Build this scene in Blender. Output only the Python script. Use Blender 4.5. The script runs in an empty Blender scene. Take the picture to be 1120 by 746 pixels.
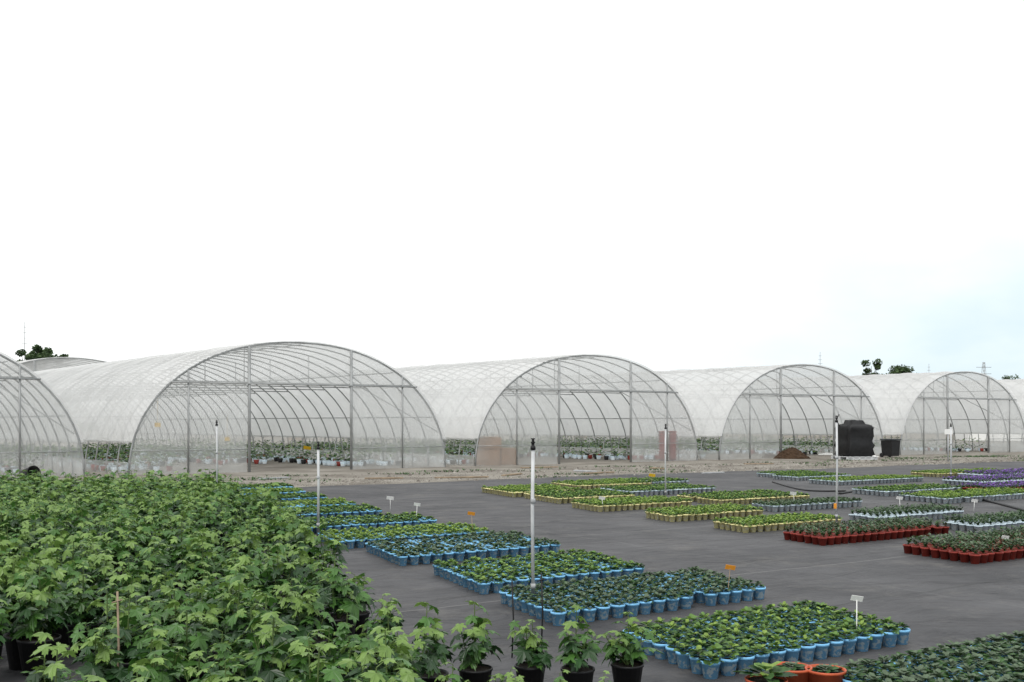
import bpy, math, random
import numpy as np
from mathutils import Vector, Matrix
rng=np.random.default_rng(7); random.seed(7)
F=1100.0; H0=1.6; HY=463.0; CX=560.0
scene=bpy.context.scene
COL=scene.collection
def G(px,py,z=0.0):
    Z=(H0-z)*F/(py-HY); return Vector(((px-CX)/F*Z,Z,z))
def AT(px,Z,z=0.0): return Vector(((px-CX)/F*Z,Z,z))
def ZY(py,Z): return H0-(py-HY)*Z/F
U=Vector((1.6,1,0)).normalized()
B=Vector((-0.436,1,0)).normalized()
V=Vector((-0.873,1,0)).normalized()
def solve(N,d,px):
    k=(px-CX)/F; return (k*N.y-N.x)/(d.x-k*d.y)

# ---------------------------------------------------------------- materials
def mat(name,col,rough=0.7,var=0.25,scale=8.0,metal=0.0,bump=0.0,bscale=30.0,col2=None,trans=0.0,spec=0.3,detail=4):
    m=bpy.data.materials.new(name); m.use_nodes=True; nt=m.node_tree; N=nt.nodes; L=nt.links
    p=N['Principled BSDF']; p.inputs['Roughness'].default_value=rough; p.inputs['Metallic'].default_value=metal
    p.inputs['Specular IOR Level'].default_value=spec
    geo=N.new('ShaderNodeNewGeometry'); no=N.new('ShaderNodeTexNoise'); no.inputs['Scale'].default_value=scale; no.inputs['Detail'].default_value=detail
    L.new(geo.outputs['Position'],no.inputs['Vector'])
    r=N.new('ShaderNodeValToRGB'); c=np.array(col)
    a=c*(1-var); b=np.array(col2) if col2 is not None else np.minimum(c*(1+var),1)
    r.color_ramp.elements[0].position=.3; r.color_ramp.elements[1].position=.7
    r.color_ramp.elements[0].color=(*a,1); r.color_ramp.elements[1].color=(*b,1)
    L.new(no.outputs['Fac'],r.inputs['Fac']); L.new(r.outputs['Color'],p.inputs['Base Color'])
    if bump>0:
        n2=N.new('ShaderNodeTexNoise'); n2.inputs['Scale'].default_value=bscale; n2.inputs['Detail'].default_value=8; L.new(geo.outputs['Position'],n2.inputs['Vector'])
        bp=N.new('ShaderNodeBump'); bp.inputs['Strength'].default_value=bump; bp.inputs['Distance'].default_value=.05
        L.new(n2.outputs['Fac'],bp.inputs['Height']); L.new(bp.outputs['Normal'],p.inputs['Normal'])
    if trans>0:
        t=N.new('ShaderNodeBsdfTranslucent'); L.new(r.outputs['Color'],t.inputs['Color'])
        mx=N.new('ShaderNodeMixShader'); mx.inputs[0].default_value=trans
        L.new(p.outputs[0],mx.inputs[1]); L.new(t.outputs[0],mx.inputs[2]); L.new(mx.outputs[0],N['Material Output'].inputs['Surface'])
    return m

def film(name,op0,op1,col=(.82,.83,.82),tl=.55,scale=.6,streak=True,bump=.35,mps=(1.6,.3,.4),detail=3):
    m=bpy.data.materials.new(name); m.use_nodes=True; nt=m.node_tree; N=nt.nodes; L=nt.links
    N.remove(N['Principled BSDF']); out=N['Material Output']
    geo=N.new('ShaderNodeNewGeometry'); mp=N.new('ShaderNodeMapping'); mp.inputs['Rotation'].default_value=(0,0,math.radians(-49))
    mp.inputs['Scale'].default_value=mps if streak else (1,1,1)
    no=N.new('ShaderNodeTexNoise'); no.inputs['Scale'].default_value=scale; no.inputs['Detail'].default_value=detail; no.inputs['Roughness'].default_value=.5
    L.new(geo.outputs['Position'],mp.inputs['Vector']); L.new(mp.outputs[0],no.inputs['Vector'])
    mr=N.new('ShaderNodeMapRange'); mr.inputs['From Min'].default_value=.3; mr.inputs['From Max'].default_value=.7
    mr.inputs['To Min'].default_value=op0; mr.inputs['To Max'].default_value=op1; L.new(no.outputs['Fac'],mr.inputs['Value'])
    d=N.new('ShaderNodeBsdfDiffuse'); d.inputs['Color'].default_value=(*col,1)
    t=N.new('ShaderNodeBsdfTranslucent'); t.inputs['Color'].default_value=(*col,1)
    g=N.new('ShaderNodeBsdfGlossy'); g.inputs['Roughness'].default_value=.3
    n2=N.new('ShaderNodeTexNoise'); n2.inputs['Scale'].default_value=1.3; n2.inputs['Detail'].default_value=4; n2.inputs['Distortion'].default_value=.8; L.new(geo.outputs['Position'],n2.inputs['Vector'])
    bp=N.new('ShaderNodeBump'); bp.inputs['Strength'].default_value=bump; bp.inputs['Distance'].default_value=.2; L.new(n2.outputs['Fac'],bp.inputs['Height'])
    for q in (d,g,t): L.new(bp.outputs[0],q.inputs['Normal'])
    m1=N.new('ShaderNodeMixShader'); m1.inputs[0].default_value=tl; L.new(d.outputs[0],m1.inputs[1]); L.new(t.outputs[0],m1.inputs[2])
    m3=N.new('ShaderNodeMixShader'); m3.inputs[0].default_value=.07; L.new(m1.outputs[0],m3.inputs[1]); L.new(g.outputs[0],m3.inputs[2])
    tr=N.new('ShaderNodeBsdfTransparent'); tr.inputs['Color'].default_value=(.98,.98,.98,1)
    m2=N.new('ShaderNodeMixShader'); L.new(mr.outputs[0],m2.inputs[0]); L.new(tr.outputs[0],m2.inputs[1]); L.new(m3.outputs[0],m2.inputs[2])
    L.new(m2.outputs[0],out.inputs['Surface']); return m

def potmat(name,col,print_col,band=(.015,.08),thr=.5,scale=30):
    m=mat(name,col,rough=.45,var=.12,scale=6)
    nt=m.node_tree; N=nt.nodes; L=nt.links; p=N['Principled BSDF']
    base=p.inputs['Base Color'].links[0].from_socket
    geo=N.new('ShaderNodeNewGeometry'); sp=N.new('ShaderNodeSeparateXYZ'); L.new(geo.outputs['Position'],sp.inputs[0])
    no=N.new('ShaderNodeTexNoise'); no.inputs['Scale'].default_value=scale; no.inputs['Detail'].default_value=2; L.new(geo.outputs['Position'],no.inputs['Vector'])
    g1=N.new('ShaderNodeMapRange'); g1.inputs['From Min'].default_value=thr-.03; g1.inputs['From Max'].default_value=thr+.05; L.new(no.outputs['Fac'],g1.inputs['Value'])
    g2=N.new('ShaderNodeMath'); g2.operation='GREATER_THAN'; g2.inputs[1].default_value=band[0]; L.new(sp.outputs['Z'],g2.inputs[0])
    g3=N.new('ShaderNodeMath'); g3.operation='LESS_THAN'; g3.inputs[1].default_value=band[1]; L.new(sp.outputs['Z'],g3.inputs[0])
    a=N.new('ShaderNodeMath'); a.operation='MULTIPLY'; L.new(g1.outputs[0],a.inputs[0]); L.new(g2.outputs[0],a.inputs[1])
    b=N.new('ShaderNodeMath'); b.operation='MULTIPLY'; L.new(a.outputs[0],b.inputs[0]); L.new(g3.outputs[0],b.inputs[1])
    mx=N.new('ShaderNodeMix'); mx.data_type='RGBA'; L.new(b.outputs[0],mx.inputs[0]); L.new(base,mx.inputs[6]); mx.inputs[7].default_value=(*print_col,1)
    L.new(mx.outputs[2],p.inputs['Base Color']); return m

M={}
M['soil']=mat('soil',(.04,.03,.022),.95,.4,60,bump=.3)
M['blue']=potmat('blue_pot_plastic',(.23,.55,.86),(.7,.87,.96),thr=.53,scale=36)
M['pale']=potmat('pale_pot_plastic',(.62,.74,.82),(.82,.86,.88),thr=.45)
M['yellow']=potmat('yellow_pot_plastic',(.9,.82,.4),(.9,.88,.66),thr=.53)
M['red']=mat('red_pot_plastic',(.25,.035,.025),.5,.3,9)
M['black']=mat('black_plastic',(.014,.014,.015),.5,.3,9)
M['terracotta']=mat('orange_pot_plastic',(.5,.1,.04),.5,.2,9)
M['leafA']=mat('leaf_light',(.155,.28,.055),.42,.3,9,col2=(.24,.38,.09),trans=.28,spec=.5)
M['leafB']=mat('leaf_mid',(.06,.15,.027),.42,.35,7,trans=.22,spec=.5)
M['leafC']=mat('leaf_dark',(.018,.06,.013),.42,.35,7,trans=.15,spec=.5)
M['stem']=mat('stem_green',(.1,.15,.045),.7,.2,9)
M['smA']=mat('small_leaf_light',(.13,.235,.06),.5,.3,30,trans=.25)
M['smB']=mat('small_leaf_mid',(.055,.125,.034),.5,.35,30,trans=.25)
M['smC']=mat('small_leaf_dark',(.018,.055,.017),.5,.35,30,trans=.2)
M['smD']=mat('small_leaf_bright',(.23,.34,.07),.5,.3,30,trans=.25)
M['redleaf']=mat('reddish_leaf',(.13,.09,.06),.6,.4,30,trans=.15)
M['greyleaf']=mat('grey_green_leaf',(.11,.155,.095),.6,.35,30,trans=.15)
M['purple']=mat('purple_petals',(.24,.11,.46),.6,.3,30,trans=.2)
M['yelpetal']=mat('yellow_petals',(.6,.5,.08),.6,.3,30,trans=.2)
M['steel']=mat('galvanised_steel',(.32,.33,.33),.5,.2,3,metal=.2)
M['pvc']=mat('white_pvc',(.58,.59,.6),.4,.15,6)
M['pvcg']=mat('weathered_grey_pvc',(.42,.43,.44),.5,.25,20)
M['card']=mat('white_card',(.8,.8,.78),.6,.05,6)
M['yelcard']=mat('yellow_card',(.8,.5,.03),.6,.1,6)
M['orcard']=mat('orange_card',(.75,.3,.03),.6,.1,6)
M['cardboard']=mat('cardboard',(.26,.14,.065),.85,.15,4)
M['wood']=mat('weathered_wood',(.3,.23,.16),.85,.3,8)
M['bark']=mat('bark',(.08,.06,.045),.9,.3,6)
M['roof']=film('milky_roof_film',.6,.82,col=(.89,.895,.89),tl=.45,bump=.4,mps=(.9,.8,.35),scale=.7,detail=4)
M['front']=film('end_wall_film',.36,.48,col=(.84,.85,.84),tl=.5,bump=.3,detail=2)
M['skirt']=film('lower_skirt_film',.38,.55,col=(.7,.71,.7),tl=.5,streak=False,bump=.3)
M['stone']=mat('pale_stone',(.29,.27,.24),.9,.35,12)
M['mound']=mat('brown_compost',(.06,.035,.02),.95,.35,12,bump=.6)
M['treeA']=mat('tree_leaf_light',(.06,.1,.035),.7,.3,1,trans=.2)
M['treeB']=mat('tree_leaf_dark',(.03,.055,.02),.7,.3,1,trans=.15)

# ---------------------------------------------------------------- mesh builder
class MB:
    def __init__(s): s.v=[];s.f=[];s.m=[];s.s=[]
    def add(s,vs,fs,m=0,sm=False):
        o=len(s.v); s.v.extend([tuple(x) for x in vs]); 
        for f in fs: s.f.append([o+i for i in f]); s.m.append(m); s.s.append(sm)
    def box(s,c,d,m=0,R=None):
        vs=[]
        for z in (-1,1):
            for y in (-1,1):
                for x in (-1,1):
                    p=Vector((x*d[0]/2,y*d[1]/2,z*d[2]/2))
                    if R is not None: p=R@p
                    vs.append(p+Vector(c))
        s.add(vs,[(0,2,3,1),(4,5,7,6),(0,1,5,4),(2,6,7,3),(0,4,6,2),(1,3,7,5)],m)
    def tube(s,pts,r,n=6,m=0,cap=True):
        pts=[Vector(p) for p in pts]; rs=r if isinstance(r,(list,tuple)) else [r]*len(pts)
        vs=[];up=None
        for i,p in enumerate(pts):
            t=(pts[min(i+1,len(pts)-1)]-pts[max(i-1,0)]).normalized()
            a=t.cross(Vector((0,0,1)) if abs(t.z)<.95 else Vector((1,0,0))).normalized()
            if up is not None and a.dot(up)<0: a=-a
            up=a; b=t.cross(a)
            for k in range(n):
                th=2*math.pi*k/n; vs.append(p+(a*math.cos(th)+b*math.sin(th))*rs[i])
        fs=[]
        for i in range(len(pts)-1):
            for k in range(n):
                fs.append((i*n+k,i*n+(k+1)%n,(i+1)*n+(k+1)%n,(i+1)*n+k))
        s.add(vs,fs,m,True)
        if cap:
            o=len(s.v)-len(vs)
            s.f.append([o+k for k in range(n)][::-1]); s.m.append(m); s.s.append(False)
            s.f.append([o+(len(pts)-1)*n+k for k in range(n)]); s.m.append(m); s.s.append(False)
    def lathe(s,prof,n=16,m=0,c=(0,0,0),mats=None,sq=1.0,jit=0.0):
        vs=[]; r_=random.Random(2)
        for r,z in prof:
            for k in range(n):
                th=2*math.pi*k/n; cc,ss=math.cos(th),math.sin(th); j=1+r_.uniform(-jit,jit)
                vs.append((c[0]+r*j*math.copysign(abs(cc)**sq,cc),c[1]+r*j*math.copysign(abs(ss)**sq,ss),c[2]+z+r_.uniform(-jit,jit)*.6))
        o=len(s.v); s.v.extend(vs)
        for i in range(len(prof)-1):
            mm=m if mats is None else mats[i]
            for k in range(n):
                s.f.append([o+i*n+k,o+i*n+(k+1)%n,o+(i+1)*n+(k+1)%n,o+(i+1)*n+k]); s.m.append(mm); s.s.append(True)
        mm=m if mats is None else mats[-1]
        s.f.append([o+(len(prof)-1)*n+k for k in range(n)]); s.m.append(mm); s.s.append(False)
    def arr(s):
        tot=np.array([len(f) for f in s.f]); 
        return dict(V=np.array(s.v,float),L=np.concatenate([np.array(f) for f in s.f]),T=tot,M=np.array(s.m),S=np.array(s.s))
    def mesh(s,name,mats): return arr_mesh(name,s.arr(),mats)
def arr_mesh(name,a,mats):
    me=bpy.data.meshes.new(name)
    me.vertices.add(len(a['V'])); me.vertices.foreach_set('co',a['V'].astype(np.float32).ravel())
    me.loops.add(len(a['L'])); me.loops.foreach_set('vertex_index',a['L'].astype(np.int32))
    me.polygons.add(len(a['T'])); st=np.concatenate([[0],np.cumsum(a['T'])[:-1]]).astype(np.int32)
    me.polygons.foreach_set('loop_start',st)
    for m in mats: me.materials.append(m)
    me.polygons.foreach_set('material_index',a['M'].astype(np.int32)); me.polygons.foreach_set('use_smooth',a['S'].astype(bool))
    me.update(calc_edges=True); me.validate(); return me
def merge(items):
    Vs=[];Ls=[];Ts=[];Ms=[];Ss=[];o=0
    for a,p,rz,sc,mm in items:
        c,s_=math.cos(rz),math.sin(rz); v=a['V']*sc
        x=v[:,0]*c-v[:,1]*s_+p[0]; y=v[:,0]*s_+v[:,1]*c+p[1]; z=v[:,2]+p[2]
        Vs.append(np.stack([x,y,z],1)); Ls.append(a['L']+o); Ts.append(a['T']); Ms.append(a['M'] if mm is None else np.array(mm)[a['M']]); Ss.append(a['S']); o+=len(v)
    return dict(V=np.concatenate(Vs),L=np.concatenate(Ls),T=np.concatenate(Ts),M=np.concatenate(Ms),S=np.concatenate(Ss))
def obj(name,data,loc=(0,0,0),parent=None,rz=0.0,sc=1.0,**k):
    o=bpy.data.objects.new(name,data); COL.objects.link(o); o.location=loc; o.rotation_euler=(0,0,rz); o.scale=(sc,sc,sc)
    if parent is not None: o.parent=parent
    for a,b in k.items(): o[a]=b
    return o
def empty(name,loc,rz=0,sc=1,**k): 
    e=obj(name,None,loc,None,rz,sc,**k); e.empty_display_size=.1; return e

# ---------------------------------------------------------------- camera, world, light
cam=bpy.data.cameras.new('camera'); co=bpy.data.objects.new('camera',cam); COL.objects.link(co)
cam.sensor_width=36; cam.lens=F/1120*36; cam.shift_y=(HY-373)/1120; cam.clip_end=3000; cam.clip_start=.05
co.location=(0,0,H0); co.rotation_euler=(math.pi/2,0,0); scene.camera=co
scene.view_settings.view_transform='Standard'; scene.view_settings.look='None'; scene.view_settings.exposure=0
w=bpy.data.worlds.new('World'); scene.world=w; w.use_nodes=True; N=w.node_tree.nodes; L=w.node_tree.links
bg=N['Background']; sky=N.new('ShaderNodeTexSky'); sky.sky_type='NISHITA'; sky.sun_disc=False
SE,SR=math.radians(52),math.radians(200)
sky.sun_elevation=SE; sky.sun_rotation=SR
tc=N.new('ShaderNodeTexCoord'); no=N.new('ShaderNodeTexNoise'); no.inputs['Scale'].default_value=5.0; no.inputs['Detail'].default_value=6
mp=N.new('ShaderNodeMapping'); mp.inputs['Scale'].default_value=(1,1,2.2); mp.inputs['Location'].default_value=(.35,0,.1)
L.new(tc.outputs['Generated'],mp.inputs[0]); L.new(mp.outputs[0],no.inputs['Vector'])
sp=N.new('ShaderNodeSeparateXYZ'); L.new(tc.outputs['Generated'],sp.inputs[0])
g1=N.new('ShaderNodeMapRange'); g1.inputs['From Min'].default_value=.02; g1.inputs['From Max'].default_value=.42; L.new(sp.outputs['X'],g1.inputs['Value'])
g2=N.new('ShaderNodeMapRange'); g2.inputs['From Min'].default_value=0; g2.inputs['From Max'].default_value=.3; g2.inputs['To Min'].default_value=1; g2.inputs['To Max'].default_value=0; L.new(sp.outputs['Z'],g2.inputs['Value'])
g3=N.new('ShaderNodeMath'); g3.operation='MULTIPLY'; L.new(g1.outputs[0],g3.inputs[0]); L.new(g2.outputs[0],g3.inputs[1])
mr=N.new('ShaderNodeMapRange'); mr.inputs['From Min'].default_value=.38; mr.inputs['From Max'].default_value=.6; mr.inputs['To Min'].default_value=.6; mr.inputs['To Max'].default_value=1.0
L.new(no.outputs['Fac'],mr.inputs['Value'])
g4=N.new('ShaderNodeMath'); g4.operation='MULTIPLY'; L.new(g3.outputs[0],g4.inputs[0]); L.new(mr.outputs[0],g4.inputs[1])
thin=N.new('ShaderNodeMix'); thin.data_type='RGBA'; L.new(g4.outputs[0],thin.inputs[0]); thin.inputs[6].default_value=(12.6,12.8,12.8,1); thin.inputs[7].default_value=(6.4,8.4,9.5,1)
mx=N.new('ShaderNodeMix'); mx.data_type='RGBA'; mx.inputs[0].default_value=.93; L.new(sky.outputs[0],mx.inputs[6]); L.new(thin.outputs[2],mx.inputs[7])
L.new(mx.outputs[2],bg.inputs['Color']); bg.inputs['Strength'].default_value=.1
sun=bpy.data.lights.new('sun','SUN'); sun.energy=1.5; sun.angle=math.radians(12); sun.color=(1,.97,.92)
so=bpy.data.objects.new('sun',sun); COL.objects.link(so)
d=Vector((math.sin(SR)*math.cos(SE),math.cos(SR)*math.cos(SE),math.sin(SE)))
so.rotation_euler=d.to_track_quat('Z','Y').to_euler()

# ---------------------------------------------------------------- ground
def plane(name,pts,z,m,**k):
    b=MB(); b.add([(p[0],p[1],z) for p in pts],[tuple(range(len(pts)))]); return obj(name,b.mesh(name,[m]),kind='structure',**k)
M['ground']=mat('bare_earth',(.20,.175,.145),.95,.35,.7,bump=.9,bscale=5,col2=(.29,.27,.235),detail=14)
gm=M['ground']
plane('ground',[(-1500,-1500),(1500,-1500),(1500,1500),(-1500,1500)],0,gm)
m=bpy.data.materials.new('woven_ground_fabric'); m.use_nodes=True; nt=m.node_tree; N=nt.nodes; L=nt.links; p=N['Principled BSDF']
p.inputs['Roughness'].default_value=.65; p.inputs['Specular IOR Level'].default_value=.2
geo=N.new('ShaderNodeNewGeometry'); mp=N.new('ShaderNodeMapping'); mp.inputs['Rotation'].default_value=(0,0,-math.atan2(U.y,U.x)); L.new(geo.outputs['Position'],mp.inputs[0])
n1=N.new('ShaderNodeTexNoise'); n1.inputs['Scale'].default_value=.55; n1.inputs['Detail'].default_value=12; n1.inputs['Roughness'].default_value=.7; L.new(mp.outputs[0],n1.inputs['Vector'])
r1=N.new('ShaderNodeValToRGB'); r1.color_ramp.elements[0].position=.35; r1.color_ramp.elements[1].position=.68
r1.color_ramp.elements[0].color=(.042,.042,.045,1); r1.color_ramp.elements[1].color=(.095,.094,.098,1); L.new(n1.outputs['Fac'],r1.inputs['Fac'])
sx=N.new('ShaderNodeSeparateXYZ'); L.new(mp.outputs[0],sx.inputs[0])
n3=N.new('ShaderNodeTexNoise'); n3.inputs['Scale'].default_value=.8; L.new(mp.outputs[0],n3.inputs['Vector'])
def seam(out,period,wid,wob,stren,prev,col):
    ad=N.new('ShaderNodeMath'); ad.operation='MULTIPLY_ADD'; ad.inputs[1].default_value=wob; L.new(n3.outputs['Fac'],ad.inputs[0]); L.new(sx.outputs[out],ad.inputs[2])
    md=N.new('ShaderNodeMath'); md.operation='PINGPONG'; md.inputs[1].default_value=period; L.new(ad.outputs[0],md.inputs[0])
    lt=N.new('ShaderNodeMath'); lt.operation='LESS_THAN'; lt.inputs[1].default_value=wid; L.new(md.outputs[0],lt.inputs[0])
    ml=N.new('ShaderNodeMath'); ml.operation='MULTIPLY'; ml.inputs[1].default_value=stren; L.new(lt.outputs[0],ml.inputs[0])
    q=N.new('ShaderNodeMix'); q.data_type='RGBA'; L.new(ml.outputs[0],q.inputs[0]); L.new(prev,q.inputs[6]); q.inputs[7].default_value=(*col,1); return q.outputs[2]
c_=seam('Y',1.95,.014,.14,.5,r1.outputs[0],(.2,.195,.19))
c_=seam('Y',1.03,.022,.35,.45,c_,(.03,.03,.03))
c_=seam('X',4.3,.012,.5,.25,c_,(.17,.17,.17))
n4=N.new('ShaderNodeTexNoise'); n4.inputs['Scale'].default_value=1.1; n4.inputs['Detail'].default_value=14; n4.inputs['Roughness'].default_value=.8; L.new(geo.outputs['Position'],n4.inputs['Vector'])
r4=N.new('ShaderNodeMapRange'); r4.inputs['From Min'].default_value=.52; r4.inputs['From Max'].default_value=.7; r4.inputs['To Max'].default_value=.55; L.new(n4.outputs['Fac'],r4.inputs['Value'])
mx4=N.new('ShaderNodeMix'); mx4.data_type='RGBA'; L.new(r4.outputs[0],mx4.inputs[0]); L.new(c_,mx4.inputs[6]); mx4.inputs[7].default_value=(.17,.16,.145,1)
L.new(mx4.outputs[2],p.inputs['Base Color'])
mp2=N.new('ShaderNodeMapping'); mp2.inputs['Scale'].default_value=(.8,1.5,1); L.new(mp.outputs[0],mp2.inputs[0])
n2=N.new('ShaderNodeTexNoise'); n2.inputs['Scale'].default_value=1.5; n2.inputs['Detail'].default_value=7; n2.inputs['Distortion'].default_value=1.2; L.new(mp2.outputs[0],n2.inputs['Vector'])
bp=N.new('ShaderNodeBump'); bp.inputs['Strength'].default_value=.9; bp.inputs['Distance'].default_value=.12; L.new(n2.outputs['Fac'],bp.inputs['Height']); L.new(bp.outputs[0],p.inputs['Normal'])
M['mat']=m
E0=AT(560,F*1.6/(524-HY))
pts=[]
nseg=160
for i in range(nseg+1):
    t=-45+150*i/nseg; q=E0+U*t+Vector((-.53,.848,0))*(random.uniform(-.28,.22)+.3*math.sin(t*.35)); pts.append((q.x,q.y))
plane('ground_fabric',pts[::-1]+[(-60,-8),(90,-8)],.004,m)
b=MB()
for i in range(16000):
    t=random.uniform(-26,62); q=E0+U*t+Vector((-.53,.848,0))*(abs(random.gauss(0,1))*1.6-.25 if random.random()<.45 else random.uniform(0,5.2))
    s_=random.uniform(.01,.036)*(2.6 if random.random()<.05 else 1); 
    vs=[(q.x+s_*math.cos(a)*random.uniform(.6,1.2),q.y+s_*math.sin(a)*random.uniform(.6,1.2),0) for a in (0,1.3,2.5,3.8,5.1)]
    top=(q.x,q.y,s_*random.uniform(.4,.9)); b.add(vs+[top],[(j,(j+1)%5,5) for j in range(5)],random.choice([0,1,1,2,2]))
obj('gravel',b.mesh('gravel',[M['stone'],M['ground'],mat('dark_stone',(.13,.115,.1),.9,.3,10)]),kind='stuff',label='loose pale gravel and rubble on the earth track',category='gravel')
b=MB()
for c in range(120):
    t=random.uniform(-26,55); c0=E0+U*t+Vector((-.53,.848,0))*random.choice([random.uniform(3.4,5.2),random.uniform(0,5)])
    for i in range(random.randint(4,30)):
        q=c0+Vector((random.gauss(0,.45),random.gauss(0,.2),0))
        for j in range(5):
            a=random.uniform(0,6.28); l=random.uniform(.03,.11); w_=.016
            e=Vector((math.cos(a),math.sin(a),0)); n_=Vector((-e.y,e.x,0))
            b.add([q-n_*w_,q+n_*w_,q+e*l+Vector((0,0,l*.8))],[(0,1,2)],random.choice([0,1]))
obj('weed_patches',b.mesh('weeds',[M['leafB'],M['leafC']]),kind='stuff',label='sparse green weeds growing on the earth track',category='weeds')

# ---------------------------------------------------------------- greenhouse
A_=5.52; HG=4.32; LEN=36.0; HS=1.0; T0=math.radians(12.5)
def prof(t,k=1.0):
    c,s=math.cos(t),math.sin(t); e=2/2.12
    return (A_*k*math.copysign(abs(c)**e,c), HG*k*abs(s)**e)
def archz(x,k=1.0):
    r=min(abs(x)/(A_*k),1); return HG*k*(1-r**2.12)**(1/2.12)
def W(x,y,z): q=U*x+V*y; return Vector((q.x,q.y,z))
TS=[math.pi*i/36 for i in range(37)]
GP={}
b=MB(); b.tube([W(prof(t)[0],0,prof(t)[1]) for t in TS],.025,5); GP['hoop']=b.mesh('hoop',[M['steel']])
b=MB(); b.tube([W(prof(t)[0],-.02,prof(t)[1]) for t in TS],.034,6); GP['end_arch']=b.mesh('end_arch',[M['steel']])
def purlin(t):
    b=MB(); x,z=prof(t,.985); b.tube([W(x,0,z),W(x,LEN,z)],.018,5); return b.mesh('purlin',[M['steel']])
PUR=[purlin(t) for t in (math.radians(24),math.radians(52),math.radians(90),math.radians(128),math.radians(156))]
b=MB(); b.tube([W(-4.15,0,2.95),W(4.15,0,2.95)],.02,5)
for x in (-1.9,1.9): b.tube([W(x,0,2.97),W(x,0,archz(x)-.02)],.014,4)
GP['tie']=b.mesh('tie_bar',[M['steel']])
BR=[]
for s_ in (-1,1):
    b=MB(); x0,z0=prof(math.radians(16)); x1,z1=prof(math.radians(62)); b.tube([W(s_*x0*.99,.05,z0),W(s_*x1*.98,3.2,z1*.97)],.016,5); BR.append(b.mesh('brace',[M['steel']]))
def cover(seed):
    r=random.Random(seed); b=MB(); t0=T0; nt_=30; ny=int(LEN/HS)*4
    vs=[]; crease=[r.uniform(-.02,.02) for _ in range(ny+1)]
    for j in range(ny+1):
        y=-.12+(LEN+.24)*j/ny; sag=-.06*abs(math.sin(math.pi*j/4))+.02*(1 if (j//4)%2 else 0)
        for i in range(nt_+1):
            t=t0+(math.pi-2*t0)*i/nt_; k=1.014+(sag+crease[j]*.5+r.uniform(-.01,.01))/5
            x,z=prof(t,k); vs.append(W(x,y,z))
    fs=[(j*(nt_+1)+i,j*(nt_+1)+i+1,(j+1)*(nt_+1)+i+1,(j+1)*(nt_+1)+i) for j in range(ny) for i in range(nt_)]
    b.add(vs,fs,0,True); return b.mesh('roof_cover',[M['roof']])
COVER=[cover(i) for i in range(3)]
def skirt(sign):
    b=MB(); vs=[];ny=96;r=random.Random(3)
    for j in range(ny+1):
        y=LEN*j/ny; 
        for z in (0,.2,.4):
            x=sign*(A_*(1-(z/HG)**2.12)**(1/2.12)+.05+r.uniform(-.02,.02)); vs.append(W(x,y,z))
    fs=[(j*3+i,j*3+i+1,(j+1)*3+i+1,(j+1)*3+i) for j in range(ny) for i in range(2)]
    b.add(vs,fs,0,True); return b.mesh('side_skirt',[M['skirt']])
SK=[skirt(-1),skirt(1)]
def roll(sign):
    b=MB(); x,z=prof(T0,1.03); r=random.Random(5)
    b.tube([W(sign*x,LEN*j/40,z-.03+r.uniform(-.03,.02)) for j in range(41)],.05,7); return b.mesh('rolled_curtain',[M['skirt']])
RL=[roll(-1),roll(1)]
def panel(x0,x1,z0,nx,name,y=0.0):
    b=MB(); r=random.Random(int(x0*10+99)); nz=6; vs=[]
    for i in range(nx+1):
        x=x0+(x1-x0)*i/nx; zt=max(archz(x)-.01,.03+z0)
        for j in range(nz+1): vs.append(W(x,y+r.uniform(-.02,.02),z0+(zt-z0)*j/nz))
    fs=[(i*(nz+1)+j,(i+1)*(nz+1)+j,(i+1)*(nz+1)+j+1,i*(nz+1)+j+1) for i in range(nx) for j in range(nz)]
    b.add(vs,fs,0,True); return b.mesh(name,[M['front']])
DW=1.79; DH=2.9
PAN=[('end_wall_panel',panel(-A_+.01,-DW-.05,0,18,'end_wall_panel',-.05)),('end_wall_panel',panel(DW+.05,A_-.01,0,18,'end_wall_panel',-.05)),('upper_end_panel',panel(-DW-.05,DW+.05,DH,14,'upper_end_panel',-.05))]
REAR=panel(-A_+.01,A_-.01,0,30,'rear_wall',LEN+.05)
b=MB()
for x in (-DW,DW): b.tube([W(x,-.1,0),W(x,-.1,archz(x))],.05,6)
b.tube([W(-4.3,-.14,DH),W(4.3,-.14,DH)],.028,6)
GP['door_frame']=b.mesh('door_frame',[M['steel']])
b=MB(); b.tube([W(0,-.1,0),W(0,-.1,archz(3.75))],.03,6); GP['post']=b.mesh('post',[M['steel']])
RAILS=[]
for x0,x1 in ((-A_+.05,-DW),(DW,A_-.05)):
    b=MB(); b.tube([W(x0,-.11,.75),W(x1,-.11,.75)],.014,5); RAILS.append(b.mesh('rail',[M['steel']]))
GHC=AT(140,F*1.6/56.7)+U*5.54
def greenhouse(c,sc=1.0,i=0,label=''):
    e=empty('greenhouse',c,0,sc,label=label,category='greenhouse',group='row of plastic tunnel greenhouses')
    for j in range(int(LEN/HS)+1): obj('hoop',GP['hoop'],W(0,j*HS,0),e)
    obj('end_arch',GP['end_arch'],(0,0,0),e)
    for q in PUR: obj('purlin',q,(0,0,0),e)
    for q in BR: obj('brace',q,(0,0,0),e)
    for j in range(0,int(LEN/HS)+1,3): obj('tie_bar',GP['tie'],W(0,j*HS+.03,0),e)
    obj('roof_cover',COVER[i%3],(0,0,0),e)
    for q in SK: obj('side_skirt',q,(0,0,0),e)
    for q in RL: obj('rolled_curtain',q,(0,0,0),e)
    for n_,q in PAN: obj(n_,q,(0,0,0),e)
    obj('rear_wall',REAR,(0,0,0),e)
    obj('door_frame',GP['door_frame'],(0,0,0),e)
    for q in RAILS: obj('rail',q,(0,0,0),e)
    for x in (-3.75,3.75): obj('post',GP['post'],W(x,0,0),e)
    return e
PER=12.33
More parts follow.
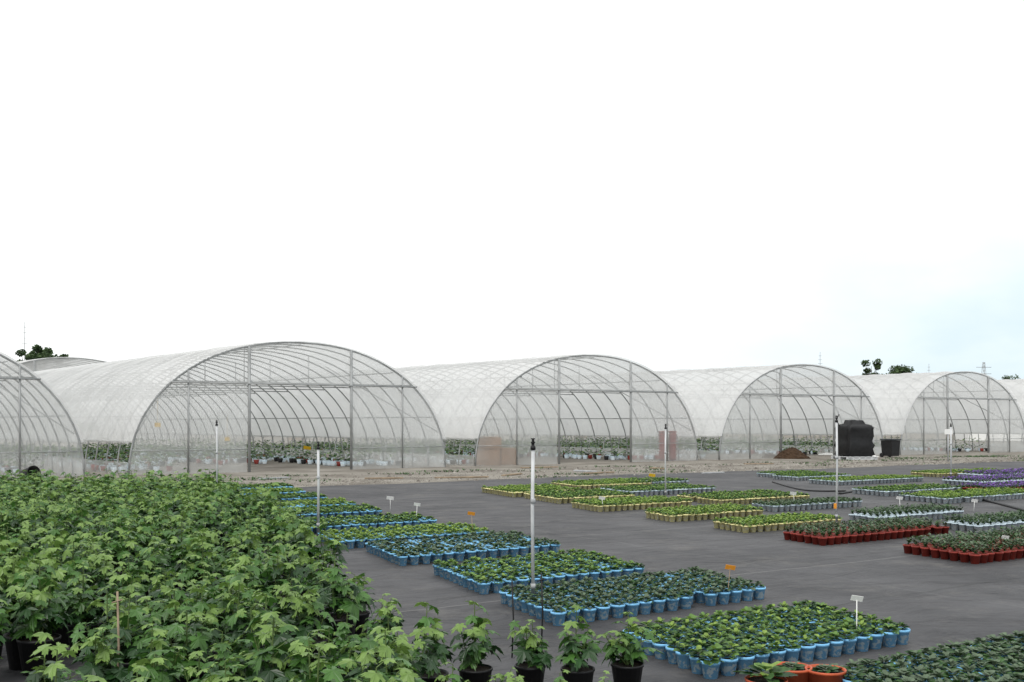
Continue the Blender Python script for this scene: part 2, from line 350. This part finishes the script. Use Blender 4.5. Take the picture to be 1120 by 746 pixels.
labs=['translucent film tunnel greenhouse beside a black bucket','white film arched greenhouse with a wide open doorway','arched film greenhouse storing cardboard boxes inside','arched film greenhouse with compost mound in its doorway','arched film greenhouse beyond the dark bin','arched film greenhouse at the end of the row']
for k,i in enumerate(range(-1,5)):
    greenhouse(GHC+U*PER*i,1,k,labs[k])
greenhouse(AT(78,92)+Vector((0,0,0)),1.75,1,'large film tunnel greenhouse standing behind the others')
for k,i in enumerate(range(-1,4)):
    c=GHC+U*PER*i; b=MB()
    for x in (-4.8,-3.6,-2.2,.4,1.9,3.3,4.7):
        hh=random.choice([.34,.42,.5]) if abs(x)<4 else .75
        for j in range(1500 if abs(x)>1 else 900):
            y=random.uniform(1.8 if abs(x)>2.3 else 6,28); q=c+W(x+random.uniform(-.42,.42),y,.16+(hh-.16)*random.random()); a=random.uniform(0,6.28); s_=random.uniform(.04,.1)
            e=Vector((math.cos(a),math.sin(a),random.uniform(-.5,.6)))*s_; n_=Vector((-math.sin(a),math.cos(a),random.uniform(-.4,.4)))*s_*.6
            b.add([q-e,q+n_,q+e,q-n_],[(0,1,2,3)],random.choice([0,1,1,2,2]))
        for j in range(130):
            q=c+W(x+random.choice([-.38,-.13,.13,.38]),random.uniform(1.8 if abs(x)>2.3 else 6,28),0); b.lathe([(.08,0.005),(.115,.17),(.0,.17)],8,random.choice([3,4,4,4,5]),q)
    obj('greenhouse_crop',b.mesh('crop',[M['leafA'],M['leafB'],M['leafC'],M['black'],M['pale'],M['red']]),kind='stuff',label='low rows of green potted crop inside the tunnel',category='plants')

# ---------------------------------------------------------------- plants
def lobed(detail):
    pts=[]
    angs=[-130,-68,0,68,130]; tips=[.72,.95,1.12,.95,.72]
    pts.append((-.12,0,0))
    order=[]
    for a,t in zip(angs,tips):
        if detail: order+= [(a-27,t*.5),(a-15,t*.8),(a-7,t*.76),(a,t),(a+7,t*.76),(a+15,t*.8)]
        else: order+= [(a-24,t*.55),(a,t)]
    order.append((angs[-1]+24,.36))
    for a,r in order: pts.append((r*math.cos(math.radians(a)),r*math.sin(math.radians(a)),-.34*r*r+ (.05 if abs(r)<.5 else 0)))
    vs=[(0,0,.03)]+pts; n=len(pts)
    return np.array(vs),[(0,i,i+1) for i in range(1,n)]+[(0,n,1)]
def oval():
    return np.array([(0,0,0),(.35,.34,.08),(.8,.3,0),(1.0,0,-.12),(.8,-.3,0),(.35,-.34,.08),(.5,0,-.02)]),[(0,6,1),(1,6,2),(2,6,3),(3,6,4),(4,6,5),(5,6,0)]
def xf(vs,p,head,pitch,roll,s):
    R=(Matrix.Rotation(head,3,'Z')@Matrix.Rotation(pitch,3,'Y')@Matrix.Rotation(roll,3,'X')); R=np.array(R)
    return (vs*s)@R.T+np.array(p)
def big_plant(seed,detail=True):
    r=random.Random(seed); b=MB(); lv,lf=lobed(detail)
    ns=r.randint(4,6)
    for s in range(ns):
        a=2*math.pi*s/ns+r.uniform(-.5,.5); lean=r.uniform(.06,.19) if s else .02; h=r.uniform(.16,.36) if s else r.uniform(.32,.47)
        p0=Vector((0,0,.19)); p1=Vector((math.cos(a)*lean,math.sin(a)*lean,.19+h)); pm=(p0+p1)/2+Vector((math.cos(a),math.sin(a),0))*.02
        b.tube([p0,pm,p1],[.006,.005,.003],4,3,False)
        nl=r.randint(9,11) if detail else 7
        for k in range(nl):
            t=.12+.88*k/(nl-1); q=p0.lerp(p1,t); ha=k*2.4+r.uniform(-.4,.4); pl=r.uniform(.04,.12)*(1.25-t*.85)
            e=q+Vector((math.cos(ha)*pl,math.sin(ha)*pl,pl*.45)); s_=r.uniform(.062,.1)*(1.12-.5*t)*(1.25 if not detail else 1.1)
            b.tube([q,e],.0025,3,3,False)
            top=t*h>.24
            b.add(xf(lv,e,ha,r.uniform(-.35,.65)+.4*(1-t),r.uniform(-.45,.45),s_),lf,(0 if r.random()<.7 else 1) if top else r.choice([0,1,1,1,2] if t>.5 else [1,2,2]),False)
    return b.arr()
BIGM=[M['leafA'],M['leafB'],M['leafC'],M['stem']]
big=[big_plant(s) for s in range(10)]; bigM=[arr_mesh('foliage',a,BIGM) for a in big]
bigL=[big_plant(50+s,False) for s in range(5)]
def pot_arr(rb,rt,h,n,rim=.004,lip=.015):
    b=MB(); b.lathe([(0.001,0),(rb,0),(rt-.002,h-lip),(rt+rim,h-lip),(rt+rim,h),(rt-.003,h),(rt-.006,h-.014),(.001,h-.012)],n,0,mats=[0,0,0,0,0,0,1,1]); return b.arr()
bigpot=pot_arr(.085,.115,.205,18); bigpotM=arr_mesh('pot',bigpot,[M['black'],M['soil']])
bigpotL=pot_arr(.085,.115,.205,8)
C0=G(400,710); spc=.41; cand=[]
RN=Vector((.917,.4,0)) # outward normal of the crop's side edge (perpendicular to the bed direction)
for i in range(-4,66):
    for j in range(-3,50):
        q=C0-U*(j*spc+(.5*spc if i%2 else 0))+B*((i-5)*spc)
        q=q+Vector((random.uniform(-.11,.11),random.uniform(-.11,.11),0))
        if q.y<3.5: continue
        px=CX+F*q.x/q.y
        if px<-60 or px>1150: continue
        top=HY+F*(H0-.65)/q.y
        if top>775: continue
        if (q-C0).dot(RN)>.08+max(0,min(.75,(q.y-8)*.16)): continue
        if q.y>21.5 : continue
        base=HY+F*H0/q.y
        if px>455 and base>745: continue
        if px<75 and 740<base<930 and random.random()<.5: continue
        if random.random()<.04: continue
        cand.append((q,random.uniform(.8,1.15)))
for px,py,s_ in ((470,772,.9),(520,764,.86),(580,758,.8),(632,764,.85),(686,758,.84),(438,800,.9),(498,815,.7),(556,806,.6),(610,812,.6),(660,806,.55)):
    cand.append((G(px,py),s_))
cand.sort(key=lambda q:q[0].y)
stuff=[]
for n_,(q,sc) in enumerate(cand):
    rz=random.uniform(0,6.28)
    if n_<300:
        e=empty('leafy_potted_plant',q+Vector((0,0,.004)),rz,sc,label='bushy lobed-leaf green plant in black plastic pot on fabric',category='potted plant',group='leafy plants in black pots')
        obj('pot',bigpotM,(0,0,0),e); obj('foliage',random.choice(bigM),(0,0,0),e)
    else:
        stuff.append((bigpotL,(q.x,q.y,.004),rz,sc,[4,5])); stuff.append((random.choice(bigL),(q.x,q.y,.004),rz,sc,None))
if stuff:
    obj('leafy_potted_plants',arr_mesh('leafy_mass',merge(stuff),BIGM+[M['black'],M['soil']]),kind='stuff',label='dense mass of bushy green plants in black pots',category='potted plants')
print('BIG',len(cand))

def small_plant(seed,kind):
    r=random.Random(seed); b=MB(); ov,of=oval(); z0=.1
    if kind=='rosette':
        n=26
        for k in range(n):
            t=k/n; a=k*2.4+r.uniform(-.3,.3); s_=r.uniform(.042,.062)*(1.05-.4*t); 
            p=(math.cos(a)*.025*(1-t),math.sin(a)*.025*(1-t),z0+.004+.03*t+r.uniform(0,.01))
            b.add(xf(ov,p,a,-.05-.55*t+r.uniform(-.3,.35),r.uniform(-.35,.35),s_*1.15),of,(3 if r.random()<.35 else 0) if t>.7 else r.choice([0,1,1,2]))
    else:
        for s in range(8):
            a0=r.uniform(0,6.28); tx,ty=math.cos(a0)*r.uniform(.01,.055),math.sin(a0)*r.uniform(.01,.055); h=r.uniform(.05,.1); fl=r.random()<.55
            for k in range(6):
                t=(k+1)/6; a=k*2.4+r.uniform(0,1); b.add(xf(ov,(tx*t,ty*t,z0+h*t),a,-.5+r.uniform(-.4,.5),0,r.uniform(.026,.042)),of,r.choice([0,1,1,2]) if k<4 or not fl else 3)
    return b.arr()
ros=[small_plant(s,'rosette') for s in range(8)]; spk=[small_plant(20+s,'spike') for s in range(6)]
smpot=pot_arr(.044,.06,.108,14,.004,.018); smpotL=pot_arr(.044,.06,.108,8,.004,.018)
FM={'green':[M['smA'],M['smB'],M['smC'],M['smD']],'dark':[M['greyleaf'],M['smB'],M['smC'],M['greyleaf']],'light':[M['smD'],M['smA'],M['smB'],M['smD']],'grey':[M['greyleaf'],M['smB'],M['smC'],M['greyleaf']],'redg':[M['redleaf'],M['smB'],M['smC'],M['greyleaf']],'purp':[M['smA'],M['smB'],M['smC'],M['purple']],'yelf':[M['smA'],M['smB'],M['smC'],M['yelpetal']]}
BEDS=[('blue','green',673,778,1012,742,1.0),('blue','dark',543,610,848,684,.95),('blue','green',460,530,716,650,1.0),('blue','dark',370,440,626,619,.95),
('blue','light',318,372,549,601,1.0),('blue','green',262,318,487,586,1.0),('blue','green',240,290,428,572,1.),('blue','light',220,270,396,563,1.),('blue','green',210,255,368,554,1.),('blue','light',205,240,346,547,1.),('blue','green',198,232,328,540.5,1.),
('blue','dark',895,1092,1330,819,1.08),
('yellow','light',535,562,640,544,1.),('yellow','green',584,612,700,551,1.),('yellow','light',624,656,765,560,1.),('yellow','light',697,735,838,571,1.),('yellow','light',775,816,925,583,1.),('yellow','green',752,788,892,553,1.),
('yellow','light',612,634,715,536,1.),('pale','green',665,690,787,543,1.),('pale','green',668,690,760,533,1.),('pale','dark',818,848,950,560,1.),
('red','redg',850,900,1040,597,1.1),('red','redg',980,1066,1230,617,1.1),
('pale','grey',920,960,1056,573,1.1),('pale','grey',1025,1070,1190,583,1.1),('pale','green',855,872,935,526,1.),('pale','light',895,916,1012,531,1.),('pale','green',944,970,1060,543,1.),('pale','light',998,1034,1150,551,1.),('pale','purp',1042,1072,1180,532,1.),('yellow','light',1005,1026,1110,522,1.),('pale','green',835,853,905,523,1.),('red','purp',1060,1088,1180,541,1.),('pale','purp',1060,1085,1180,524,1.)]
cells={}
for bi,(pc,fo,xl,xn,xr,yn,fs) in enumerate(BEDS):
    n0=G(xn,yn); L1=solve(n0,U,xr); L2=min(max(solve(n0,B,xl),.6),1.5 if bi<4 or bi>10 else 1.25); sp=.142 if bi!=1 and bi!=3 else .148
    if n0.y>19 and bi>10: L2=min(L2+.5,2.4)
    a1=max(int(L1/sp),2); a2=max(int(L2/sp),2)
    for i in range(a1):
        for j in range(a2):
            if random.random()<.012: continue
            q=n0+U*(i*sp)+B*(j*sp)+Vector((random.uniform(-.007,.007),random.uniform(-.007,.007),.0045))
            px=CX+F*q.x/q.y
            if px>1160: continue
            if HY+F*H0/q.y>800: continue
            cells.setdefault(pc,[]).append((q,fo,fs,bi))
word={'blue':'small leafy plant in printed light blue plastic pot','yellow':'small bright green plant in pale yellow pot','red':'small reddish green plant in dark red pot','pale':'small green plant in pale blue-white pot'}
grp={'blue':'young plants in blue printed pots','yellow':'young plants in yellow pots','red':'young plants in red pots','pale':'young plants in pale pots'}
nm={'blue':'potted_plant','yellow':'yellow_potted_plant','red':'red_potted_plant','pale':'pale_potted_plant'}
folcache={}
def folmesh(fo,k,src,tag):
    key=(fo,k,tag)
    if key not in folcache: folcache[key]=arr_mesh('foliage',src,FM[fo])
    return folcache[key]
for pc,lst in cells.items():
    lst.sort(key=lambda c:c[0].y); print('POTS',pc,len(lst))
    pm=arr_mesh('pot',smpot,[M[pc],M['soil']]); stuff=[]; mats=[]; mi={}
    def midx(m_):
        if m_.name not in mi: mi[m_.name]=len(mats); mats.append(m_)
        return mi[m_.name]
    comb={}
    for n_,(q,fo,fs,bi) in enumerate(lst):
        rz=random.uniform(0,6.28); sc=random.uniform(.94,1.05); srcs=spk if fo in('redg','grey','purp','yelf') else ros; k=random.randrange(len(srcs)); fsc=fs*random.uniform(.78,1.15)
        if n_<300:
            if pc in('blue','red'):
                e=empty(nm[pc],q,rz,1,label=word[pc] if fo!='dark' else word[pc].replace('small leafy','small grey-green'),category='potted plant',group=grp[pc])
                obj('pot',pm,(0,0,0),e); f_=obj('foliage',folmesh(fo,k,srcs[k],pc),(0,0,0),e); f_.scale=(fsc,fsc,1)
            else:
                key=(fo,k)
                if key not in comb:
                    a=merge([(smpotL,(0,0,0),0,1,[0,1]),(srcs[k],(0,0,0),0,1,[2,3,4,5])]); comb[key]=arr_mesh('potted_plant',a,[M[pc],M['soil']]+FM[fo])
                obj(nm[pc],comb[key],q,None,rz,sc,label=word[pc],category='potted plant',group=grp[pc])
        else:
            stuff.append((smpotL,tuple(q),rz,1,[midx(M[pc]),midx(M['soil'])])); stuff.append((srcs[k],tuple(q),rz,fsc if fsc<1 else 1,[midx(x) for x in FM[fo]]))
    if stuff: obj(nm[pc]+'s',arr_mesh('pot_mass',merge(stuff),mats),kind='stuff',label='block of many '+word[pc].replace(' plant ',' plants '),category='potted plants')

op=pot_arr(.085,.115,.15,20)
opm=arr_mesh('pot',op,[M['terracotta'],M['soil']])
for px,py,fol in ((838,772,True),(866,757,False),(903,760,False)):
    e=empty('orange_pot',G(px,py)+Vector((0,0,.004)),0,1,label='round orange-red plastic pot standing by the blue pots',category='plant pot',group='orange pots')
    obj('pot',opm,(0,0,0),e)
    f_=obj('foliage',folmesh('green' if fol else 'dark',0,ros[0],'o'),(0,0,.03),e); f_.scale=(2.1,2.1,1.6) if fol else (1.2,1.2,.9)
    if fol: f_.location=(0,0,-.02)

# ---------------------------------------------------------------- sprinklers
def sprinkler(px,pb,pt,r=.016,tag=None,label='white plastic sprinkler riser pipe standing on the fabric',thick=1):
    q=G(px,pb); h=ZY(pt,q.y); e=empty('sprinkler_post',(q.x,q.y,.004),random.uniform(0,6),1,label=label,category='sprinkler',group='sprinkler risers among the beds')
    b=MB(); b.tube([(0,0,.2),(.006,.004,h*.6),(0,0,h-.1)],r,10); o=obj('pipe',b.mesh('pipe',[M['pvc']]),(0,0,0),e)
    b=MB(); b.tube([(0,0,0),(0,0,.18),(0,0,.18),(0,0,.22)],[r*1.15,r*1.15,r*1.4,r*1.4],10); obj('sleeve',b.mesh('sleeve',[M['pvcg']]),(0,0,0),e)
    b=MB(); b.tube([(0,0,h*.62),(0,0,h*.62+.04)],r*1.4,10); obj('coupling',b.mesh('coupling',[M['pvcg']]),(0,0,0),e)
    b=MB(); b.lathe([(r*.9,h-.1),(r*1.4,h-.1),(r*1.5,h-.07),(r*.9,h-.065),(r*.8,h-.045),(r*1.3,h-.04),(r*1.3,h-.03),(.006,h-.028),(.006,h-.01),(.02,h-.008),(.018,h),(.001,h+.003)],10)
    b.tube([(r*1.2,0,h-.035),(r*1.6,0,h-.02),(.0,0,h+.0)],.004,5); b.tube([(-r*1.2,0,h-.035),(-r*1.6,0,h-.02),(.0,0,h+.0)],.004,5)
    obj('sprinkler_head',b.mesh('head',[M['black']]),(0,0,0),e)
    if tag:
        b=MB(); b.box((.0,-.03,.35),(.05,.006,.08)); obj('tag',b.mesh('tag',[M[tag]]),(0,0,0),e)
sprinkler(583,667,480,.0155,label='tall white sprinkler riser with black head by blue pots')
sprinkler(348,590,484,.017); sprinkler(237,556,460,.017); sprinkler(728,549,464,.016); sprinkler(915,579,455,.016,'orcard',label='white sprinkler riser pipe with orange tag'); sprinkler(1040,526,463,.02)
def stake(px,pb,pt,m_='black',r=.006):
    q=G(px,pb); h=ZY(pt,q.y); b=MB(); b.tube([(0,0,0),(.01,0,h*.5),(0,.005,h)],r,6); b.tube([(-.03,0,h*.9),(.03,0,h*.93)],r*.7,5)
    obj('garden_stake',b.mesh('stake',[M[m_]]),(q.x,q.y,.004),label='thin dark support stake beside the pots',category='stake')
stake(560,720,636); stake(592,712,628); stake(128,770,648,'wood',.006)
def plabel(px,pb,pt,wpx,m_,lab,lean=.1):
    q=G(px,pb); s_=q.y/F; h=ZY(pt,q.y); e=empty('plant_label',(q.x,q.y,.004),0,1,label=lab,category='plant label',group='stick-in labels in the beds')
    b=MB(); b.tube([(0,0,0),(lean*h*.4,0,h*.98)],.004,6); obj('stick',b.mesh('stick',[M['wood'] if m_!='card' else M['card']]),(0,0,0),e)
    w_=wpx*s_; b=MB(); R=Matrix.Rotation(.15,3,'Y')@Matrix.Rotation(.4,3,'X'); b.box((lean*h*.4,-.006,h),(w_,.003,w_*.5),0,R)
    obj('card',b.mesh('card',[M[m_]]),(0,0,0),e)
for a in [(795,660,621,11,'orcard','small orange label card on a stick'),(937,706,655,13,'card','small white label card on a stick'),(518,590,562,8,'orcard','small orange label card on a stick'),(335,505,490,8,'yelcard','small yellow sign card on a stick'),
          (427,560,545,8,'card','small white label card on a stick'),(660,560,545,7,'card','small white label card on a stick'),(455,575,552,7,'card','small white label card on a stick'),(712,535,520,7,'yelcard','small yellow label card on a stick'),(870,556,540,7,'card','small white label card on a stick'),
          (985,562,545,7,'card','small white label card on a stick'),(1065,560,548,7,'card','small white label card on a stick'),(1100,606,588,8,'card','small white label card on a stick')]:
    plabel(*a,lean=random.uniform(-.4,.4))
def hose(pxs,r,name,lab,m_='black'):
    pts=[G(x,y,.02) for x,y in pxs]; P=[]
    for i in range(len(pts)-1):
        p0=pts[max(i-1,0)];p1=pts[i];p2=pts[i+1];p3=pts[min(i+2,len(pts)-1)]
        for k in range(8):
            t=k/8; P.append(.5*((2*p1)+(p2-p0)*t+(2*p0-5*p1+4*p2-p3)*t*t+(3*p1-p0-3*p2+p3)*t**3))
    P.append(pts[-1]); b=MB(); b.tube(P,r,6); obj(name,b.mesh(name,[M[m_]]),(0,0,0),label=lab,category='hose')
hose([(918,540),(950,536),(990,539),(1040,541),(1080,548),(1135,562)],.03,'water_hose','black irrigation hose snaking between the beds')
hose([(845,527),(880,536),(925,537)],.02,'water_hose','thin black irrigation hose on the fabric')

# ---------------------------------------------------------------- yard objects
Q=AT(934,44.8)
e=empty('water_tank',(Q.x,Q.y,0),.2,1,label='black boxy sheet-wrapped water tank on pale pallet',category='water tank')
b=MB(); pr=[(.001,.15),(.58,.15),(.66,.2),(.6,.45),(.66,.62),(.6,.8),(.64,1.0),(.62,1.3),(.65,1.4),(.58,1.5),(.36,1.58),(.3,1.72),(.001,1.74)]
b.lathe(pr,32,sq=.22,jit=.05); obj('tank_body',b.mesh('tank',[M['black']]),(0,0,0),e)
b=MB()
for k in range(5): b.box((-.6+.3*k,0,.125),(.2,1.5,.03))
for k in range(3): b.box((0,-.65+.65*k,.055),(1.45,.1,.11))
obj('pallet',b.mesh('pallet',[M['pvc']]),(0,0,0),e)
b=MB(); b.tube([(.64,0,1.3),(.9,0,1.36),(.96,0,.9),(.85,0,.05)],.035,7); obj('outlet_pipe',b.mesh('pipe',[M['pvc']]),(0,0,0),e)
b=MB(); b.tube([(-.6,.1,1.4),(-.8,.1,1.75),(-.72,0,2.0)],.02,6); obj('inlet_pipe',b.mesh('pipe',[M['black']]),(0,0,0),e)
for px,Z in ((974,47.5),):
    Q=AT(px,Z); e=empty('storage_bin',(Q.x,Q.y,0),.5,1,label='dark plastic storage bin beside the greenhouse',category='bin')
    b=MB(); b.add([(-.25,-.28,.06),(.25,-.28,.06),(.25,.28,.06),(-.25,.28,.06),(-.3,-.32,.8),(.3,-.32,.8),(.3,.32,.8),(-.3,.32,.8)],[(3,2,1,0),(0,1,5,4),(1,2,6,5),(2,3,7,6),(3,0,4,7),(4,5,6,7)]); obj('body',b.mesh('bin',[M['black']]),(0,0,0),e)
    b=MB(); b.box((0,0,.84),(.64,.7,.06)); b.tube([(-.28,.36,.84),(.28,.36,.84)],.03,6); obj('lid',b.mesh('lid',[mat('dark_lid',(.05,.055,.06),.5)]),(0,0,0),e)
    for s_ in (-1,1):
        b=MB(); b.tube([(s_*.24,.28,.1),(s_*.31,.28,.1)],.1,12); obj('wheel',b.mesh('wheel',[M['black']]),(0,0,0),e)
def lump(name,c,rx,ry,h,m_,seed=4,jit=.05,**k):
    b=MB(); n=28;rr=10; vs=[];r=random.Random(seed)
    for i in range(rr+1):
        for j in range(n):
            f=i/rr; a=2*math.pi*j/n; z=h*(1-f**1.6)+r.uniform(-jit,jit)*(0 if i==rr else 1); vs.append((rx*f*math.cos(a)*(1+r.uniform(-.1,.1)),ry*f*math.sin(a)*(1+r.uniform(-.1,.1)),max(z,.0) if i<rr else -.02))
    fs=[(i*n+j,i*n+(j+1)%n,(i+1)*n+(j+1)%n,(i+1)*n+j) for i in range(rr) for j in range(n)]
    b.add(vs,fs,0,False); obj(name,b.mesh(name,[M[m_]]),c,**k)
Q=AT(866,45.6); lump('compost_mound',(Q.x,Q.y,0),.8,.6,.48,'mound',label='small heap of brown compost at the greenhouse doorway',category='compost heap')
Q=AT(842,47); lump('compost_mound',(Q.x,Q.y,0),.4,.4,.18,'mound',6,label='low heap of brown compost on the track',category='compost heap')
def carton(c,d_,rz,lab):
    e=empty('cardboard_box',c,rz,1,label=lab,category='cardboard box',group='stored cardboard boxes')
    b=MB(); b.box((0,0,d_[2]/2),d_); obj('carton',b.mesh('carton',[M['cardboard']]),(0,0,0),e)
    for s_ in (-1,1):
        b=MB(); b.box((0,s_*d_[1]*.255,d_[2]+.03),(d_[0],d_[1]*.48,.008),0,Matrix.Rotation(-s_*.12,3,'X')); obj('flap',b.mesh('flap',[M['cardboard']]),(0,0,0),e)
g3=GHC+U*PER
for x,y,z,d_ in ((-4.6,.5,0,(.75,.6,.6)),(-3.75,.6,0,(.7,.6,.6)),(-4.5,.5,.64,(.7,.55,.4))):
    carton(g3+W(x,y,z),d_,.55,'brown cardboard box stacked inside the film greenhouse')
for x,y in ((3.9,.3),(4.5,.35),(4.75,.6)):
    b=MB(); pr=[(.001,0)]
    for k in range(9): pr+=[(.13,.0+k*.14+.002),(.16,.11+k*.14),(.19,.11+k*.14),(.19,.14+k*.14)]
    pr.append((.001,1.27))
    b.lathe(pr,14)
    obj('pot_stack',b.mesh('pot_stack',[M['red']]),g3+W(x,y,0),label='tall stack of nested red plastic pots inside greenhouse',category='pot stack',group='stacks of red pots')
Q=G(27,527); b=MB()
b.lathe([(.001,0),(.14,0),(.2,.36),(.215,.36),(.215,.4),(.19,.4),(.13,.02),(.001,.02)],20)
o=obj('fallen_bucket',b.mesh('bucket',[M['black']]),(Q.x,Q.y,.2),label='black bucket lying on its side on the track',category='bucket'); o.rotation_euler=(math.radians(84),0,math.radians(60))
for px,py,l,rz,m_ in ((505,523,1.6,.3,'wood'),(560,520,1.2,1.1,'wood'),(780,518,.9,.6,'pvcg'),(420,524,1.1,.2,'wood'),(655,518,1.3,.7,'wood'),(720,513,.8,2.,'wood'),(640,516,.9,2.4,'pvcg'),(590,512,1.5,.5,'wood'),(300,524,1.0,.9,'pvcg'),(830,508,1.2,.2,'wood')):
    q=G(px,py); b=MB(); b.box((0,0,.03),(l,.12,.035)); b.box((l*.05,.1,.025),(l*.7,.08,.03),0,Matrix.Rotation(.1,3,'Z'))
    obj('timber_offcut',b.mesh('timber',[M[m_]]),(q.x,q.y,.0),rz=rz,label='discarded offcut boards lying on the earth track',category='board',group='debris on the track')
for s,(px,py) in enumerate(((905,497.5),(925,499),(950,500))):
    q=G(px,py); lump('plastic_sheet',(q.x,q.y,0),.5,.25,.08,'card',s,.04,label='crumpled white plastic sheet on the ground',category='plastic sheet')
g2=GHC
for x,y,z in ((-3.9,2,1.55),(.2,6,1.0)):
    b=MB(); b.box((0,0,0),(.2,.01,.14)); b.tube([(0,0,.07),(0,0,.9)],.004,4)
    obj('sticky_trap',b.mesh('trap',[M['yelcard']]),g2+W(x,y,z),label='yellow sticky insect trap hanging inside the greenhouse',category='insect trap',group='yellow insect traps')
q=AT(1037,42); e=empty('notice_sign',(q.x,q.y,0),.1,1,label='small white notice board on a post by greenhouse',category='sign')
b=MB(); b.tube([(0,0,0),(0,0,1.2)],.03,6); obj('post',b.mesh('post',[M['pvcg']]),(0,0,0),e)
b=MB(); b.box((0,-.04,1.25),(.35,.02,.22)); obj('board',b.mesh('board',[M['card']]),(0,0,0),e)

# ---------------------------------------------------------------- distant things
def tree(c,h,cw,seed,lab,dense=1.0,trunk=.35):
    r=random.Random(seed); e=empty('tree',c,0,1,label=lab,category='tree')
    b=MB(); b.tube([(0,0,0),(.1,0,h*.3),(0,.1,h*.65),(0,0,h*.9)],[.03*h*.6,.022*h*.6,.012*h*.6,.03],8); cl=[]
    for k in range(22):
        a=r.uniform(0,6.28); z=h*r.uniform(.45,.97); rad=cw*.5*r.uniform(.2,1)*(1.25-abs(z/h-.62)*1.6); p=Vector((math.cos(a)*rad,math.sin(a)*rad,z)); cl.append((p,r.uniform(.12,.24)*cw))
        b.tube([(0,0,z*.72),(p.x*.5,p.y*.5,z*.86),p],[.05,.04,.015],5)
    obj('trunk',b.mesh('trunk',[M['bark']]),(0,0,0),e)
    b=MB()
    for p,rad in cl:
        for k in range(int(130*dense)):
            v=Vector((r.gauss(0,1),r.gauss(0,1),r.gauss(0,1))).normalized()*rad*r.random()**.4; v.z*=.75; q=p+v; s_=r.uniform(.1,.26)*h/11
            x=Vector((r.gauss(0,1),r.gauss(0,1),r.gauss(0,1))).normalized()*s_; y=x.orthogonal().normalized()*s_*.6
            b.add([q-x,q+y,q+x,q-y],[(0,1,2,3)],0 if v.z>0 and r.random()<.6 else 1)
    obj('crown',b.mesh('crown',[M['treeA'],M['treeB']]),(0,0,0),e)
tree(AT(30,120),10.6,3.2,1,'distant leafy tree with sparse top',.8)
tree(AT(50,122),11.0,4.0,2,'distant dark green tree behind the greenhouses')
tree(AT(68,125),10.2,2.4,3,'small distant tree with thin crown',.6)
tree(AT(140,130),10.0,1.2,8,'slim distant tree tip above greenhouse roof',.4)
tree(AT(953,160),11.9,3.4,4,'distant upright tree above greenhouse roofs')
tree(AT(985,165),10.9,6.2,5,'distant rounded dark tree above greenhouse roofs',1.6)
tree(AT(1010,170),10.4,3.0,6,'low distant tree above greenhouse roofs')
tree(AT(1108,170),9.6,5.5,9,'low distant tree by farm buildings')
def mast(c,h,w_,lab,lattice=True,name='lattice_mast'):
    b=MB()
    if lattice:
        n=9
        for sx_,sy in ((-1,-1),(1,-1),(1,1),(-1,1)): b.tube([(sx_*w_,sy*w_,0),(sx_*w_*.15,sy*w_*.15,h)],.09,4)
        for k in range(n):
            z0=h*k/n;z1=h*(k+1)/n; a=w_*(1-.85*k/n); c_=w_*(1-.85*(k+1)/n)
            b.tube([(-a,-a,z0),(c_,-c_,z1)],.05,4); b.tube([(a,-a,z0),(-c_,-c_,z1)],.05,4); b.tube([(-a,a,z0),(c_,c_,z1)],.05,4)
        for zz in (.72,.82,.92): b.tube([(-w_*1.5,0,h*zz),(w_*1.5,0,h*zz)],.09,4)
    else:
        b.tube([(0,0,0),(0,0,h)],[.18,.05],6); 
        for k in range(4): b.tube([(-.7+k*.1,0,h*(.8+.05*k)),(.7-k*.1,0,h*(.8+.05*k))],.04,4)
    obj(name,b.mesh(name,[M['steel']]),c,label=lab,category='mast')
mast(AT(1076,400),ZY(396,400),2.0,'distant steel lattice power pylon above roofs')
mast(AT(27,230),ZY(352,230),.5,'thin tall antenna mast behind trees',False,'antenna_mast')
mast(AT(897,260),ZY(385,260),.5,'thin antenna mast beyond greenhouses',False,'antenna_mast')
mast(AT(1016,300),ZY(398,300),.5,'thin antenna mast beyond greenhouses',False,'antenna_mast')
q=AT(1108,95); e=empty('farm_building',q,-.25,1,label='pale low farm building with grey gabled roof',category='building')
b=MB(); b.box((0,0,2.1),(9,7,4.2)); obj('wall',b.mesh('wall',[M['card']]),(0,0,0),e)
b=MB(); b.add([(-4.9,-3.9,4.15),(4.9,-3.9,4.15),(4.9,3.9,4.15),(-4.9,3.9,4.15),(-4.9,0,5.7),(4.9,0,5.7)],[(0,1,5,4),(2,3,4,5),(0,4,3),(1,2,5),(3,2,1,0)]); obj('roof',b.mesh('roof',[M['pvcg']]),(0,0,0),e)
for k in range(3):
    b=MB(); b.box((-3+k*3,-3.53,2.4),(1.2,.05,1.1)); obj('window',b.mesh('window',[M['black']]),(0,0,0),e)
b=MB(); r=random.Random(12)
for i in range(9000):
    px=r.uniform(-200,1300); Z=r.uniform(200,230); q=AT(px,Z,r.uniform(0,1)**.8*(4.5+1.5*math.sin(px*.02)+math.sin(px*.11))); s_=r.uniform(.4,1.0)
    x=Vector((r.gauss(0,1),r.gauss(0,.4),r.gauss(0,1))).normalized()*s_; y=Vector((r.gauss(0,1),r.gauss(0,.3),r.gauss(0,1))).normalized()*s_
    b.add([q-x,q+y,q+x,q-y],[(0,1,2,3)],r.choice([0,1]))
obj('tree_belt',b.mesh('belt',[M['treeA'],M['treeB']]),kind='stuff',label='far belt of dark green trees along the fields',category='trees')
